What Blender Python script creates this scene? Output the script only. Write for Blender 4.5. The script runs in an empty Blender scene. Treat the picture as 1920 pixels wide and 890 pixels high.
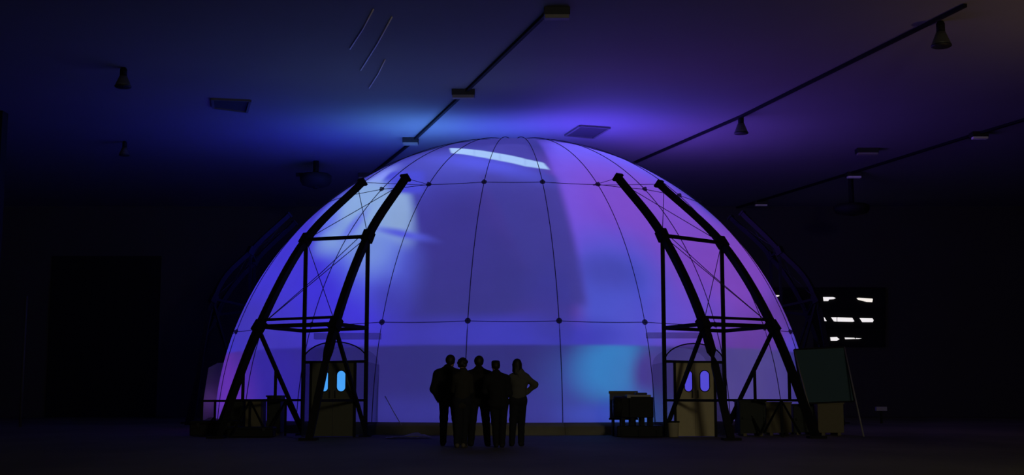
import bpy, bmesh, math, random
import numpy as np
from mathutils import Vector, Matrix
random.seed(7); rng = np.random.default_rng(7)
PI = math.pi
C = bpy.context.scene.collection
scene = bpy.context.scene

# ------------------------------------------------------------------ camera
FPX = 2368.0; PITCH = math.radians(7.22); EYE = Vector((0, 0, 1.0))
cam = bpy.data.cameras.new('camera'); cam.sensor_width = 36; cam.lens = FPX / 1920 * 36
cam.clip_end = 400
camo = bpy.data.objects.new('camera', cam); C.objects.link(camo)
camo.location = EYE; camo.rotation_euler = (PI / 2 + PITCH, 0, 0)
scene.camera = camo

# ------------------------------------------------------------------ world and exposure
scene.view_settings.view_transform = 'Standard'
scene.view_settings.look = 'None'
scene.view_settings.exposure = 0
scene.view_settings.gamma = 1
scene.view_settings.use_curve_mapping = False
w = bpy.data.worlds.new('night_hall'); scene.world = w; w.use_nodes = True
w.node_tree.nodes['Background'].inputs[0].default_value = (1.0, 0.86, 0.62, 1)
w.node_tree.nodes['Background'].inputs[1].default_value = 0.07

# dome constants
DC = Vector((0.04, 44.75, -0.14)); DR = 10.2
PROJ = Vector((0.04, 44.75, 1.2))        # projector cluster in the middle of the dome
GAIN = 1.0
AMB_POWER = 8000.0

def ray(px, py):
    u = (px - 960) / FPX; v = (445 - py) / FPX
    return Vector((u, math.cos(PITCH) - v * math.sin(PITCH), math.sin(PITCH) + v * math.cos(PITCH)))
def at(px, py, Y):
    d = ray(px, py); return EYE + d * (Y / d.y)
def on_z(px, py, z):
    d = ray(px, py); return EYE + d * ((z - EYE.z) / d.z)
def on_dome(px, py, R=DR):
    d = ray(px, py).normalized(); oc = EYE - DC; b = oc.dot(d); c = oc.dot(oc) - R * R
    disc = b * b - c
    if disc < 0: disc = 0
    return EYE + d * (-b - math.sqrt(disc))
def st(px, py):
    """stereographic coordinates, about the projector, of the dome point seen at a pixel"""
    n = (on_dome(px, py) - PROJ).normalized(); return n.x / (1 - n.y), n.z / (1 - n.y)
def lin(r, g, b):
    f = lambda c: (c / 255 / 12.92) if c <= 10 else ((c / 255 + .055) / 1.055) ** 2.4
    return (f(r), f(g), f(b), 1)

# ------------------------------------------------------------------ the projector light: a moving-image projector throwing a colour pattern on the inside of the dome
def projector_light():
    L = bpy.data.lights.new('projector_light', 'POINT'); L.energy = AMB_POWER; L.shadow_soft_size = 0.02
    L.use_nodes = True; nt = L.node_tree; N = nt.nodes; K = nt.links
    em = [n for n in N if n.type == 'EMISSION'][0]
    def val(x, s):
        if isinstance(x, (int, float)): s.default_value = x
        else: K.new(x, s)
    def M(op, a, b=0.0, c=None, clamp=False):
        n = N.new('ShaderNodeMath'); n.operation = op; n.use_clamp = clamp
        val(a, n.inputs[0]); val(b, n.inputs[1])
        if c is not None: val(c, n.inputs[2])
        return n.outputs[0]
    tc = N.new('ShaderNodeTexCoord')
    sep = N.new('ShaderNodeSeparateXYZ'); K.new(tc.outputs['Normal'], sep.inputs[0])
    dx, dy, dz = sep.outputs
    den = M('SUBTRACT', 1.0, dy); den = M('MAXIMUM', den, 0.05)
    S0 = M('DIVIDE', dx, den); T0 = M('DIVIDE', dz, den)
    cx = N.new('ShaderNodeCombineXYZ'); K.new(S0, cx.inputs[0]); K.new(T0, cx.inputs[1])
    def noise(scale, w_):
        n = N.new('ShaderNodeTexNoise'); n.noise_dimensions = '4D'; n.inputs['Scale'].default_value = scale; n.inputs['W'].default_value = w_
        n.inputs['Detail'].default_value = 2; K.new(cx.outputs[0], n.inputs['Vector']); return M('SUBTRACT', n.outputs['Fac'], 0.5)
    wob1, wob2 = noise(4.0, 1.3), noise(4.0, 6.1)
    S = M('ADD', S0, M('MULTIPLY', wob1, 0.05)); T = M('ADD', T0, M('MULTIPLY', wob2, 0.05))
    state = {'c': None}
    def mix(mask, col):
        n = N.new('ShaderNodeMix'); n.data_type = 'RGBA'
        K.new(mask, n.inputs['Factor'])
        if isinstance(state['c'], tuple): n.inputs['A'].default_value = state['c']
        else: K.new(state['c'], n.inputs['A'])
        n.inputs['B'].default_value = col; state['c'] = n.outputs['Result']
    def smooth(x, lo, hi):
        n = N.new('ShaderNodeMapRange'); n.interpolation_type = 'SMOOTHSTEP'
        K.new(x, n.inputs['Value']); n.inputs['From Min'].default_value = lo; n.inputs['From Max'].default_value = hi
        return n.outputs['Result']
    def blob(px, py, ax, ay, col, rot=0, soft=.8, k=1.0, raw=False, gate=None):
        s0, t0 = st(px, py); e = 6.0
        xa, xb, ya, yb = st(px + e, py), st(px - e, py), st(px, py + e), st(px, py - e)
        a11, a21 = (xa[0] - xb[0]) / (2 * e), (xa[1] - xb[1]) / (2 * e); a12, a22 = (ya[0] - yb[0]) / (2 * e), (ya[1] - yb[1]) / (2 * e)
        det = a11 * a22 - a12 * a21; i11, i12, i21, i22 = a22 / det, -a12 / det, -a21 / det, a11 / det
        r = math.radians(-rot); c_, s_ = math.cos(r), math.sin(r)
        p1, p2 = (c_ * i11 + s_ * i21) / ax, (c_ * i12 + s_ * i22) / ax
        q1, q2 = (-s_ * i11 + c_ * i21) / ay, (-s_ * i12 + c_ * i22) / ay
        a = M('SUBTRACT', S0 if raw else S, s0); b = M('SUBTRACT', T0 if raw else T, t0)
        p = M('ADD', M('MULTIPLY', a, p1), M('MULTIPLY', b, p2)); q = M('ADD', M('MULTIPLY', a, q1), M('MULTIPLY', b, q2))
        d = M('SQRT', M('ADD', M('MULTIPLY', p, p), M('MULTIPLY', q, q)))
        m = smooth(d, 1 + soft, max(0, 1 - soft))
        if k != 1.0: m = M('MULTIPLY', m, k)
        if gate is not None: m = M('MULTIPLY', m, gate)
        mix(m, lin(*col))
    def poly(pts, col, soft=.01, softs=None, k=1.0, gate=None):
        """convex polygon, pixel corners given clockwise on screen; a mask for each edge"""
        P = [st(*p) for p in pts]; m = None
        area = sum(P[i][0] * P[(i + 1) % len(P)][1] - P[(i + 1) % len(P)][0] * P[i][1] for i in range(len(P)))
        if area < 0: P = P[::-1]; softs = ([softs[(len(P) - 2 - i) % len(P)] for i in range(len(P))] if softs else None)
        for i in range(len(P)):
            (x0, y0), (x1, y1) = P[i], P[(i + 1) % len(P)]
            l = math.hypot(x1 - x0, y1 - y0); nx, ny = -(y1 - y0) / l, (x1 - x0) / l
            d = M('SUBTRACT', M('ADD', M('MULTIPLY', S0, nx), M('MULTIPLY', T0, ny)), x0 * nx + y0 * ny)
            sf = softs[i] if softs else soft
            e = smooth(d, -sf, sf)
            m = e if m is None else M('MULTIPLY', m, e)
        if k != 1.0: m = M('MULTIPLY', m, k)
        if gate is not None: m = M('MULTIPLY', m, gate)
        mix(m, lin(*col))
    # the lower edge of the projected picture: a level line round the dome
    elev = lambda px, py: (on_dome(px, py) - PROJ).normalized().z
    zl = elev(960, 646)
    up = smooth(dz, zl - .006, zl + .006)
    # ---- the picture
    state['c'] = lin(50, 48, 138)
    blob(500, 560, 190, 260, (62, 50, 215), soft=.5)                   # left flank, saturated blue
    blob(640, 560, 105, 110, (60, 46, 226), soft=.6)
    blob(780, 330, 170, 60, (64, 66, 178), soft=.5)
    blob(920, 520, 190, 250, (45, 43, 122), soft=.4)                   # dull middle
    blob(830, 420, 90, 90, (52, 42, 134), soft=.8, k=.6)
    blob(960, 625, 260, 30, (58, 54, 190), soft=.7, k=.8)
    poly([(1010, 268), (1040, 330), (1100, 575), (1130, 640), (1700, 640), (1500, 300), (1160, 240)], (98, 76, 226), softs=[.010, .007, .007, .03, .2, .2, .2])
    blob(1120, 295, 150, 50, (112, 96, 255), soft=.7, gate=smooth(S0, st(1035, 330)[0] - .01, st(1050, 330)[0] + .02))
    blob(1240, 400, 210, 75, (126, 72, 200), rot=-28, soft=.7)          # magenta band
    blob(1400, 500, 90, 130, (128, 66, 186), rot=-35, soft=.7)
    blob(1150, 575, 120, 150, (72, 84, 208), soft=.5, gate=smooth(S0, st(1060, 470)[0], st(1100, 470)[0]))
    blob(1290, 620, 90, 90, (94, 78, 215), soft=.8, k=.7)
    blob(1140, 505, 58, 32, (62, 66, 172), rot=-10, soft=.7, k=.8)
    poly([(1000, 318), (1042, 330), (1100, 572), (1060, 572), (985, 500), (900, 330)], (52, 50, 136), soft=.012, k=.9)
    blob(1450, 470, 40, 120, (130, 60, 160), rot=-30, soft=.8, k=.6)
    blob(1010, 622, 150, 34, (54, 54, 186), soft=.6)
    blob(1040, 560, 50, 60, (46, 46, 140), soft=.8, k=.8, gate=smooth(S0, st(1085, 540)[0], st(1060, 540)[0]))
    blob(452, 600, 34, 80, (60, 48, 166), rot=15, soft=.7, k=.7)
    blob(1466, 590, 26, 90, (100, 50, 136), rot=-18, soft=.7, k=.8)
    # apex
    blob(860, 300, 110, 26, (80, 84, 200), soft=.8, k=.7)
    poly([(920, 271), (985, 271), (1032, 325), (900, 345)], (66, 62, 160), soft=.012, k=.8)
    blob(905, 306, 85, 12, (86, 92, 240), soft=.9, rot=-9, k=.8, raw=True)
    for q in ([(843, 278), (890, 281), (890, 293), (846, 287)], [(889, 281), (938, 288), (938, 301.5), (889, 293)], [(937, 288), (985, 298), (985, 312), (937, 301.5)], [(984, 298), (1019, 305), (1030, 318), (984, 312)]):
        poly(q, (172, 208, 255), soft=.004)
    # the bright pale patch on the left
    blob(685, 440, 66, 84, (92, 112, 236), soft=.6)
    blob(640, 400, 60, 40, (98, 118, 238), soft=.6, rot=50)
    blob(690, 385, 62, 52, (142, 178, 228), soft=.5, rot=40)
    blob(742, 385, 30, 52, (144, 176, 218), soft=.4, rot=10)
    blob(648, 438, 58, 26, (132, 166, 228), soft=.6, rot=25)
    blob(690, 470, 36, 40, (120, 152, 228), soft=.8)
    blob(708, 338, 46, 12, (136, 152, 252), soft=.7, rot=38)
    poly([(714, 341), (735, 322), (795, 322), (795, 362), (748, 364), (722, 358)], (70, 74, 214), soft=.012)
    blob(684, 372, 46, 34, (142, 178, 226), soft=.5, rot=40, raw=True)
    blob(668, 420, 34, 9, (98, 108, 240), soft=.9, rot=50, k=.8)
    blob(755, 437, 42, 7, (84, 92, 226), soft=.9, rot=-14)
    blob(725, 560, 30, 30, (50, 46, 150), soft=.9, k=.5)
    # overbright blobs added on the unseen far side of the crown to make the roof deck glow
    def rawblob(s0, t0, hs, ht, col, mul, soft=.8):
        p = M('MULTIPLY', M('SUBTRACT', S0, s0), 1 / hs); q = M('MULTIPLY', M('SUBTRACT', T0, t0), 1 / ht)
        m = smooth(M('SQRT', M('ADD', M('MULTIPLY', p, p), M('MULTIPLY', q, q))), 1 + soft, max(0, 1 - soft)); c = lin(*col)
        mix(m, (c[0] * mul, c[1] * mul, c[2] * mul, 1))
    rawblob(-.05, 1.22, .32, .24, (62, 76, 205), 8.2)
    rawblob(-.50, 1.08, .22, .22, (70, 116, 200), 11)
    rawblob(.45, 1.08, .32, .24, (88, 66, 232), 8.6)
    rawblob(1.0, 1.0, .26, .34, (100, 62, 190), 11)
    rawblob(-1.02, 1.0, .24, .34, (40, 30, 235), 9)
    c_up = state['c']
    # ---- below the picture: spill on the skirt of the dome
    state['c'] = lin(34, 34, 106)
    blob(640, 720, 120, 160, (38, 32, 108), soft=.5)
    blob(500, 735, 80, 120, (46, 28, 158), soft=.6)
    blob(424, 725, 24, 90, (104, 42, 176), soft=.7)
    blob(820, 775, 220, 26, (54, 54, 162), soft=.9, k=.5)
    blob(1080, 760, 100, 50, (50, 54, 146), soft=.9)
    blob(1110, 695, 70, 60, (50, 84, 165), soft=.9, k=.8)
    blob(1160, 690, 75, 60, (44, 138, 205), soft=.5, raw=True)
    blob(1222, 700, 34, 50, (64, 50, 140), soft=.5, raw=True)
    blob(1215, 775, 60, 40, (52, 122, 214), soft=.7)
    blob(1400, 720, 130, 140, (78, 66, 130), soft=.5)
    blob(1120, 775, 60, 20, (60, 84, 205), soft=.9, k=.7)
    c_lo = state['c']
    n = N.new('ShaderNodeMix'); n.data_type = 'RGBA'; K.new(up, n.inputs['Factor'])
    K.new(c_lo, n.inputs['A']); K.new(c_up, n.inputs['B'])
    K.new(n.outputs['Result'], em.inputs['Color']); em.inputs['Strength'].default_value = GAIN
    o = bpy.data.objects.new('projector_light', L); C.objects.link(o); o.location = PROJ
projector_light()

# ------------------------------------------------------------------ materials
MATS = {}
def mat(name, col, rough=.6, metal=0.0, var=0.12, scale=6.0, bump=0.0, spec=.4):
    if name in MATS: return MATS[name]
    m = bpy.data.materials.new(name); m.use_nodes = True; nt = m.node_tree; b = nt.nodes['Principled BSDF']
    b.inputs['Roughness'].default_value = rough; b.inputs['Metallic'].default_value = metal
    b.inputs['Specular IOR Level'].default_value = spec
    tc = nt.nodes.new('ShaderNodeTexCoord'); no = nt.nodes.new('ShaderNodeTexNoise'); no.inputs['Scale'].default_value = scale
    no.inputs['Detail'].default_value = 5; nt.links.new(tc.outputs['Object'], no.inputs['Vector'])
    mx = nt.nodes.new('ShaderNodeMix'); mx.data_type = 'RGBA'; nt.links.new(no.outputs['Fac'], mx.inputs['Factor'])
    mx.inputs['A'].default_value = (*[c * (1 - var) for c in col], 1); mx.inputs['B'].default_value = (*[min(1, c * (1 + var)) for c in col], 1)
    nt.links.new(mx.outputs['Result'], b.inputs['Base Color'])
    if bump:
        bp = nt.nodes.new('ShaderNodeBump'); bp.inputs['Strength'].default_value = bump; nt.links.new(no.outputs['Fac'], bp.inputs['Height'])
        nt.links.new(bp.outputs[0], b.inputs['Normal'])
    MATS[name] = m; return m
def mat_translucent(name, dif, tra, gloss=0.02, clear=0.0):
    if name in MATS: return MATS[name]
    m = bpy.data.materials.new(name); m.use_nodes = True; nt = m.node_tree; nt.nodes.clear(); N = nt.nodes
    out = N.new('ShaderNodeOutputMaterial'); d = N.new('ShaderNodeBsdfDiffuse'); t = N.new('ShaderNodeBsdfTranslucent'); a = N.new('ShaderNodeAddShader')
    tc = N.new('ShaderNodeTexCoord'); no = N.new('ShaderNodeTexNoise'); no.inputs['Scale'].default_value = 1.2; no.inputs['Detail'].default_value = 4
    nt.links.new(tc.outputs['Object'], no.inputs['Vector'])
    mr = N.new('ShaderNodeMapRange'); mr.inputs['To Min'].default_value = .93; mr.inputs['To Max'].default_value = 1.07; nt.links.new(no.outputs['Fac'], mr.inputs['Value'])
    for c, s in ((dif, d), (tra, t)):
        v = N.new('ShaderNodeVectorMath'); v.operation = 'SCALE'; v.inputs[0].default_value = c; nt.links.new(mr.outputs[0], v.inputs['Scale']); nt.links.new(v.outputs[0], s.inputs['Color'])
    nt.links.new(d.outputs[0], a.inputs[0]); nt.links.new(t.outputs[0], a.inputs[1])
    last = a.outputs[0]
    if clear:
        tr = N.new('ShaderNodeBsdfTransparent'); mx = N.new('ShaderNodeMixShader'); mx.inputs[0].default_value = clear
        nt.links.new(last, mx.inputs[1]); nt.links.new(tr.outputs[0], mx.inputs[2]); last = mx.outputs[0]
    nt.links.new(last, out.inputs['Surface']); MATS[name] = m; return m
def mat_emit(name, col, s):
    m = bpy.data.materials.new(name); m.use_nodes = True; b = m.node_tree.nodes['Principled BSDF']
    b.inputs['Base Color'].default_value = (*col, 1); b.inputs['Emission Color'].default_value = (*col, 1); b.inputs['Emission Strength'].default_value = s
    MATS[name] = m; return m

STEEL = mat('black_painted_steel', (.010, .010, .013), .75, 0, bump=.05, spec=.15)
STEELD = mat('dark_galvanised_steel', (.03, .03, .035), .5, .5)
CABLE = mat_translucent('glow_softened_cable', (.05, .05, .06), (.05, .05, .06), clear=.25)  # part clear, so camera glow over the black cables is put into the material
FABRIC = mat_translucent('white_dome_fabric', (.16, .16, .16), (.36, .36, .36))
FILM = mat_translucent('clear_plastic_film', (.03, .035, .04), (.03, .035, .04), clear=.72)
BEIGE = mat('beige_painted_board', (.30, .26, .18), .7, bump=.05)
CRATE = mat('tan_plywood', (.15, .13, .08), .8, bump=.15, scale=9)
DARK = mat('dark_plastic', (.007, .008, .009), .6, spec=.2)
RUBBER = mat('black_rubber', (.01, .01, .01), .8)
OFFW = mat('off_white_enamel', (.35, .34, .32), .5)

# ------------------------------------------------------------------ mesh helpers
def add_box(bm, c, s, rot=None):
    vs = []
    for i in (-1, 1):
        for j in (-1, 1):
            for k in (-1, 1):
                v = Vector((i * s[0] / 2, j * s[1] / 2, k * s[2] / 2))
                if rot is not None: v = rot @ v
                vs.append(bm.verts.new(Vector(c) + v))
    for f in ((0, 1, 3, 2), (4, 6, 7, 5), (0, 4, 5, 1), (2, 3, 7, 6), (0, 2, 6, 4), (1, 5, 7, 3)):
        bm.faces.new([vs[i] for i in f])
def basis(d):
    d = d.normalized(); up = Vector((0, 0, 1)) if abs(d.z) < .95 else Vector((0, 1, 0))
    x = up.cross(d).normalized(); y = d.cross(x); return x, y
def add_tube(bm, pts, r, n=8, cap=True, square=False, w=None):
    pts = [Vector(p) for p in pts]; rings = []
    for i, p in enumerate(pts):
        d = (pts[min(i + 1, len(pts) - 1)] - pts[max(i - 1, 0)])
        x, y = basis(d); rr = r[i] if isinstance(r, (list, tuple)) else r
        ring = []
        for k in range(4 if square else n):
            if square:
                a, b = ((-1, -1), (1, -1), (1, 1), (-1, 1))[k]; q = p + x * (a * (w or rr)) + y * (b * rr)
            else:
                a = 2 * PI * k / n; q = p + (x * math.cos(a) + y * math.sin(a)) * rr
            ring.append(bm.verts.new(q))
        rings.append(ring)
    m = len(rings[0])
    for a, b in zip(rings, rings[1:]):
        for k in range(m): bm.faces.new((a[k], a[(k + 1) % m], b[(k + 1) % m], b[k]))
    if cap: bm.faces.new(rings[0][::-1]); bm.faces.new(rings[-1])
def add_lathe(bm, prof, n=20, c=(0, 0, 0)):
    rings = []
    for r, z in prof:
        rings.append([bm.verts.new((c[0] + r * math.cos(2 * PI * k / n), c[1] + r * math.sin(2 * PI * k / n), c[2] + z)) for k in range(n)])
    for a, b in zip(rings, rings[1:]):
        for k in range(n): bm.faces.new((a[k], a[(k + 1) % n], b[(k + 1) % n], b[k]))
    bm.faces.new(rings[0][::-1]); bm.faces.new(rings[-1])
def obj(name, bm, m, parent=None, smooth=False, bevel=0):
    bm.normal_update(); bmesh.ops.recalc_face_normals(bm, faces=bm.faces)
    me = bpy.data.meshes.new(name); bm.to_mesh(me); bm.free(); me.materials.append(m)
    if smooth: me.polygons.foreach_set('use_smooth', [True] * len(me.polygons))
    o = bpy.data.objects.new(name, me); C.objects.link(o)
    if parent is not None: o.parent = parent
    if bevel:
        b = o.modifiers.new('bevel', 'BEVEL'); b.width = bevel; b.segments = 2; b.limit_method = 'ANGLE'
    return o
def bx(name, c, s, m, parent=None, rot=None, bevel=0):
    bm = bmesh.new(); add_box(bm, c, s, rot); return obj(name, bm, m, parent, bevel=bevel)
def tube(name, pts, r, m, parent=None, n=8, square=False, w=None, smooth=None):
    bm = bmesh.new(); add_tube(bm, pts, r, n, square=square, w=w); return obj(name, bm, m, parent, smooth=(not square) if smooth is None else smooth)
def thing(name, label, cat, loc=(0, 0, 0), rz=0, group=None):
    o = bpy.data.objects.new(name, None); C.objects.link(o); o.location = loc; o.rotation_euler = (0, 0, rz)
    o.empty_display_size = .3
    tag(o, label, cat, group); return o
def tag(o, label, cat, group=None):
    o['label'] = label; o['category'] = cat
    if group: o['group'] = group
    return o
def struct(o, label=None):
    o['kind'] = 'structure'
    if label: o['label'] = label
    return o
def rel(o, pts): return [Vector(p) - o.location for p in pts]
def share(name, src, parent, loc=(0, 0, 0), rz=0):
    o = bpy.data.objects.new(name, src.data); C.objects.link(o); o.parent = parent; o.location = loc; o.rotation_euler = (0, 0, rz)
    return o

# ------------------------------------------------------------------ the hall
ZC = 11.0; YB = 66.0; XL = -26.9; XR = 44.0; YF = -6.0
def floor_mat():
    m = bpy.data.materials.new('worn_concrete'); m.use_nodes = True; nt = m.node_tree; N = nt.nodes; b = N['Principled BSDF']
    tc = N.new('ShaderNodeTexCoord'); n1 = N.new('ShaderNodeTexNoise'); n1.inputs['Scale'].default_value = .25; n1.inputs['Detail'].default_value = 8
    mp = N.new('ShaderNodeMapping'); mp.inputs['Scale'].default_value = (1, .45, 1)
    nt.links.new(tc.outputs['Object'], mp.inputs[0]); nt.links.new(mp.outputs[0], n1.inputs['Vector'])
    cr = N.new('ShaderNodeValToRGB'); cr.color_ramp.elements[0].position = .3; cr.color_ramp.elements[0].color = (.07, .066, .04, 1)
    cr.color_ramp.elements[1].position = .7; cr.color_ramp.elements[1].color = (.19, .18, .11, 1)
    nt.links.new(n1.outputs['Fac'], cr.inputs[0]); nt.links.new(cr.outputs[0], b.inputs['Base Color'])
    b.inputs['Roughness'].default_value = .75; b.inputs['Specular IOR Level'].default_value = .25
    bp = N.new('ShaderNodeBump'); bp.inputs['Strength'].default_value = .15; n2 = N.new('ShaderNodeTexNoise'); n2.inputs['Scale'].default_value = 8; n2.inputs['Detail'].default_value = 6
    nt.links.new(tc.outputs['Object'], n2.inputs['Vector']); nt.links.new(n2.outputs['Fac'], bp.inputs['Height']); nt.links.new(bp.outputs[0], b.inputs['Normal'])
    return m
W_, D_ = XR - XL, YB - YF
struct(bx('floor', ((XL + XR) / 2, (YF + YB) / 2, -.1), (W_, D_, .2), floor_mat()))
CEIL = mat('painted_roof_deck', (.21, .21, .21), .85, scale=.3, var=.08)
WALL = mat('dark_wall', (.05, .048, .045), .9, scale=.4)
struct(bx('ceiling', ((XL + XR) / 2, (YF + YB) / 2, ZC + .15), (W_, D_, .3), CEIL))
struct(bx('wall_back', ((XL + XR) / 2, YB + .15, ZC / 2), (W_ + .6, .3, ZC), WALL))
struct(bx('wall_left', (XL - .15, (YF + YB) / 2, ZC / 2), (.3, D_, ZC), WALL))
struct(bx('wall_right', (XR + .15, (YF + YB) / 2, ZC / 2), (.3, D_, ZC), WALL))

# hangar door opening in the back wall at the left, its dark recess painted as a black panel
a = at(98, 480, YB - .1); b_ = at(302, 480, YB - .1)
dw = b_.x - a.x; dh = a.z
d1 = struct(bx('door_1', ((a.x + b_.x) / 2, YB - .06, dh / 2), (dw, .12, dh), mat('dark_doorway', (.004, .004, .005), .9)))
for k in range(5):
    bx('rail', (a.x + dw * (k + .5) / 5, YB - .14, dh / 2), (.12, .05, dh - .1), STEEL, d1)
# column at the left edge of the picture and a thin stand pipe
p = on_z(5, 210, ZC)
struct(bx('trim_1', (p.x - .15, p.y, ZC / 2), (.5, .5, ZC), mat('dark_column', (.01, .01, .01), .9)), 'dark building column at the left edge')
p = on_z(38, 800, 0)
struct(tube('trim_2', [(p.x, p.y, 0), (p.x, p.y, 4.5)], .05, mat('grey_pipe', (.04, .04, .035), .8)), 'thin stand pipe near the left column')

# windows in the back wall: lit slits of glass where the dark blinds do not cover
LIT = mat_emit('daylit_glass', (1.0, .96, .95), .85)
LITW = mat_emit('daylit_glass_warm', (1.0, .93, .84), .9)
BLIND = mat('black_blind', (.006, .006, .006), .9)
wins = [
 ('window_1', (1400, 1656, 541, 578), [[(1440, 552), (1464, 553.5), (1452, 558), (1440, 559)], [(1543.5, 556.5), (1562, 556.5), (1567, 558.5), (1563, 560.5), (1554.5, 561), (1553, 564), (1544.5, 564)], [(1606.5, 558.5), (1610, 558), (1636, 559.5), (1636.5, 561), (1635.5, 566), (1625, 565.5), (1609, 561.5)]]),
 ('window_2', (1528, 1656, 584, 614), [[(1543.5, 594), (1546, 595), (1550, 601.5), (1544.5, 601.5)], [(1558.5, 594.5), (1569, 594.5), (1569, 602.5), (1564, 602)], [(1570.5, 594.5), (1598, 595.5), (1602, 602), (1599, 603), (1570.5, 602.5)], [(1612, 596), (1636, 596.5), (1638, 600), (1636.5, 603.5), (1617, 603.5)]]),
 ('window_3', (1528, 1656, 620, 648), [[(1557, 632), (1569, 631.5), (1574, 635.5), (1569, 638.5), (1558, 638.5)], [(1584, 632.5), (1602, 632.8), (1604, 635), (1585, 635.5)], [(1605, 633.2), (1616, 633.8), (1611, 635), (1605, 635)]]),
]
for nm, (x0, x1, y0, y1), polys in wins:
    p0 = at(x0, y1, YB - .05); p1 = at(x1, y0, YB - .05)
    fr = bmesh.new(); t = .12; cxm, czm = (p0.x + p1.x) / 2, (p0.z + p1.z) / 2; ww, hh = p1.x - p0.x, p1.z - p0.z
    add_box(fr, (cxm, YB - .1, p0.z), (ww + t, .2, t)); add_box(fr, (cxm, YB - .1, p1.z), (ww + t, .2, t))
    add_box(fr, (p0.x, YB - .1, czm), (t, .2, hh)); add_box(fr, (p1.x, YB - .1, czm), (t, .2, hh))
    wo = struct(obj(nm, fr, STEEL))
    bx('blind', (cxm, YB - .05, czm), (ww, .06, hh), BLIND, wo)
    for j, pl in enumerate(polys):
        bm = bmesh.new(); front = [bm.verts.new(at(x, y, YB - .12)) for x, y in pl]; back = [bm.verts.new(v.co + Vector((0, .05, 0))) for v in front]
        bm.faces.new(front); bm.faces.new(back[::-1]); n = len(pl)
        for k in range(n): bm.faces.new((front[k], back[k], back[(k + 1) % n], front[(k + 1) % n]))
        obj('pane', bm, LITW if (nm == 'window_1' and j != 1) else LIT, wo)

# trunking lines along the ceiling
def trunk(name, pts, wdt, m=STEEL, lab=None, z=None):
    P = [on_z(x, y, ZC - .05) for x, y in pts]
    return struct(tube(name, P, .045, m, square=True, w=wdt, smooth=False), lab)
trunk('trim_3', [(1810, 10), (1390, 218), (1175, 311)], .05, lab='dark trunking line across the ceiling to the right of the dome')
trunk('trim_4', [(1030, 20), (880, 165), (770, 268), (690, 332)], .05, lab='dark trunking line running over the ceiling behind the dome')
trunk('trim_5', [(1985, 205), (1835, 250), (1600, 323), (1340, 402)], .07, lab='faint trunking line on the right side of the ceiling')
WIRE = mat('pale_wire', (.9, .85, .9), .6)
k = 0
for (x0, y0, x1, y1) in ((700, 18, 656, 92), (735, 32, 676, 132), (722, 112, 692, 165)):
    P = [on_z(x0, y0, ZC - .03), on_z((x0 + x1) / 2 + 2, (y0 + y1) / 2, ZC - .03), on_z(x1, y1, ZC - .03)]
    o = tube('ceiling_wire', P, .02, WIRE, n=5)
    tag(o, ['pale loose wire on the ceiling, the longer upper left one', 'pale loose wire on the ceiling, the right-hand long one', 'short pale loose wire on the ceiling below the other two'][k], 'wire', 'loose wires under the ceiling'); k += 1

# recessed hatches in the ceiling
HATCH = mat('dark_hatch', (.035, .035, .04), .9)
for pts, lab in ((((1088, 234), (1143, 238), (1112, 257), (1060, 252)), 'square dark ceiling hatch in the purple glow right of the dome top'),
                 (((398, 184), (469, 187), (463, 208), (400, 200)), 'dark ceiling hatch in the blue gloom at the upper left')):
    P = [on_z(x, y, ZC) for x, y in pts]; c = sum(P, Vector()) / 4
    t = thing('ceiling_hatch', lab, 'hatch', (c.x, c.y, ZC), group='hatches in the ceiling')
    bm = bmesh.new(); lo = [bm.verts.new(p - c + Vector((0, 0, -.03))) for p in P]; hi = [bm.verts.new(p - c) for p in P]
    bm.faces.new(lo[::-1]); bm.faces.new(hi)
    for k in range(4): bm.faces.new((lo[k], lo[(k + 1) % 4], hi[(k + 1) % 4], hi[k]))
    obj('lid', bm, HATCH, t)
    for k in range(4): tube('frame_bar', [P[k] - c + Vector((0, 0, -.03)), P[(k + 1) % 4] - c + Vector((0, 0, -.03))], .04, mat('hatch_frame', (.10, .10, .10), .8), t, square=True)

# high-bay lamps hanging under the ceiling
def bay_lamp(px, ytop, ybot, wpx, lab, glow=None):
    Y = on_z(px, ytop, ZC).y; top = at(px, ytop, Y); bot = at(px, ybot, Y); h = top.z - bot.z; r = wpx * Y / FPX / 2
    t = thing('bay_lamp', lab, 'lamp', top, group='high bay lamps under the ceiling')
    bm = bmesh.new(); add_lathe(bm, [(r * .42, -h * .42), (r * .42, -h * .1), (r * .3, 0)], 16); obj('ballast_housing', bm, STEEL, t, True)
    bm = bmesh.new(); add_lathe(bm, [(r * .98, -h * .94), (r * .9, -h * .85), (r * .66, -h * .62), (r * .45, -h * .42)], 24); obj('lamp_shade', bm, mat('dull_spun_metal', (.10, .10, .09), .5, .3), t, True)
    bm = bmesh.new(); add_lathe(bm, [(r * .9, -h), (r, -h * .97), (r, -h * .92), (r * .9, -h * .9)], 24); obj('rim', bm, STEELD, t, True)
    return t
bay_lamp(1389, 217, 251, 27, 'bell shaped ceiling lamp hanging under the trunking, right of the dome')
bay_lamp(1763, 40, 88, 39, 'largest bell shaped ceiling lamp, hanging at the upper right corner')
bay_lamp(232, 127, 164, 32, 'dark bell shaped ceiling lamp at the upper left')
bay_lamp(234, 265, 292, 20, 'small far bell shaped ceiling lamp, straight below the left one')

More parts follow.
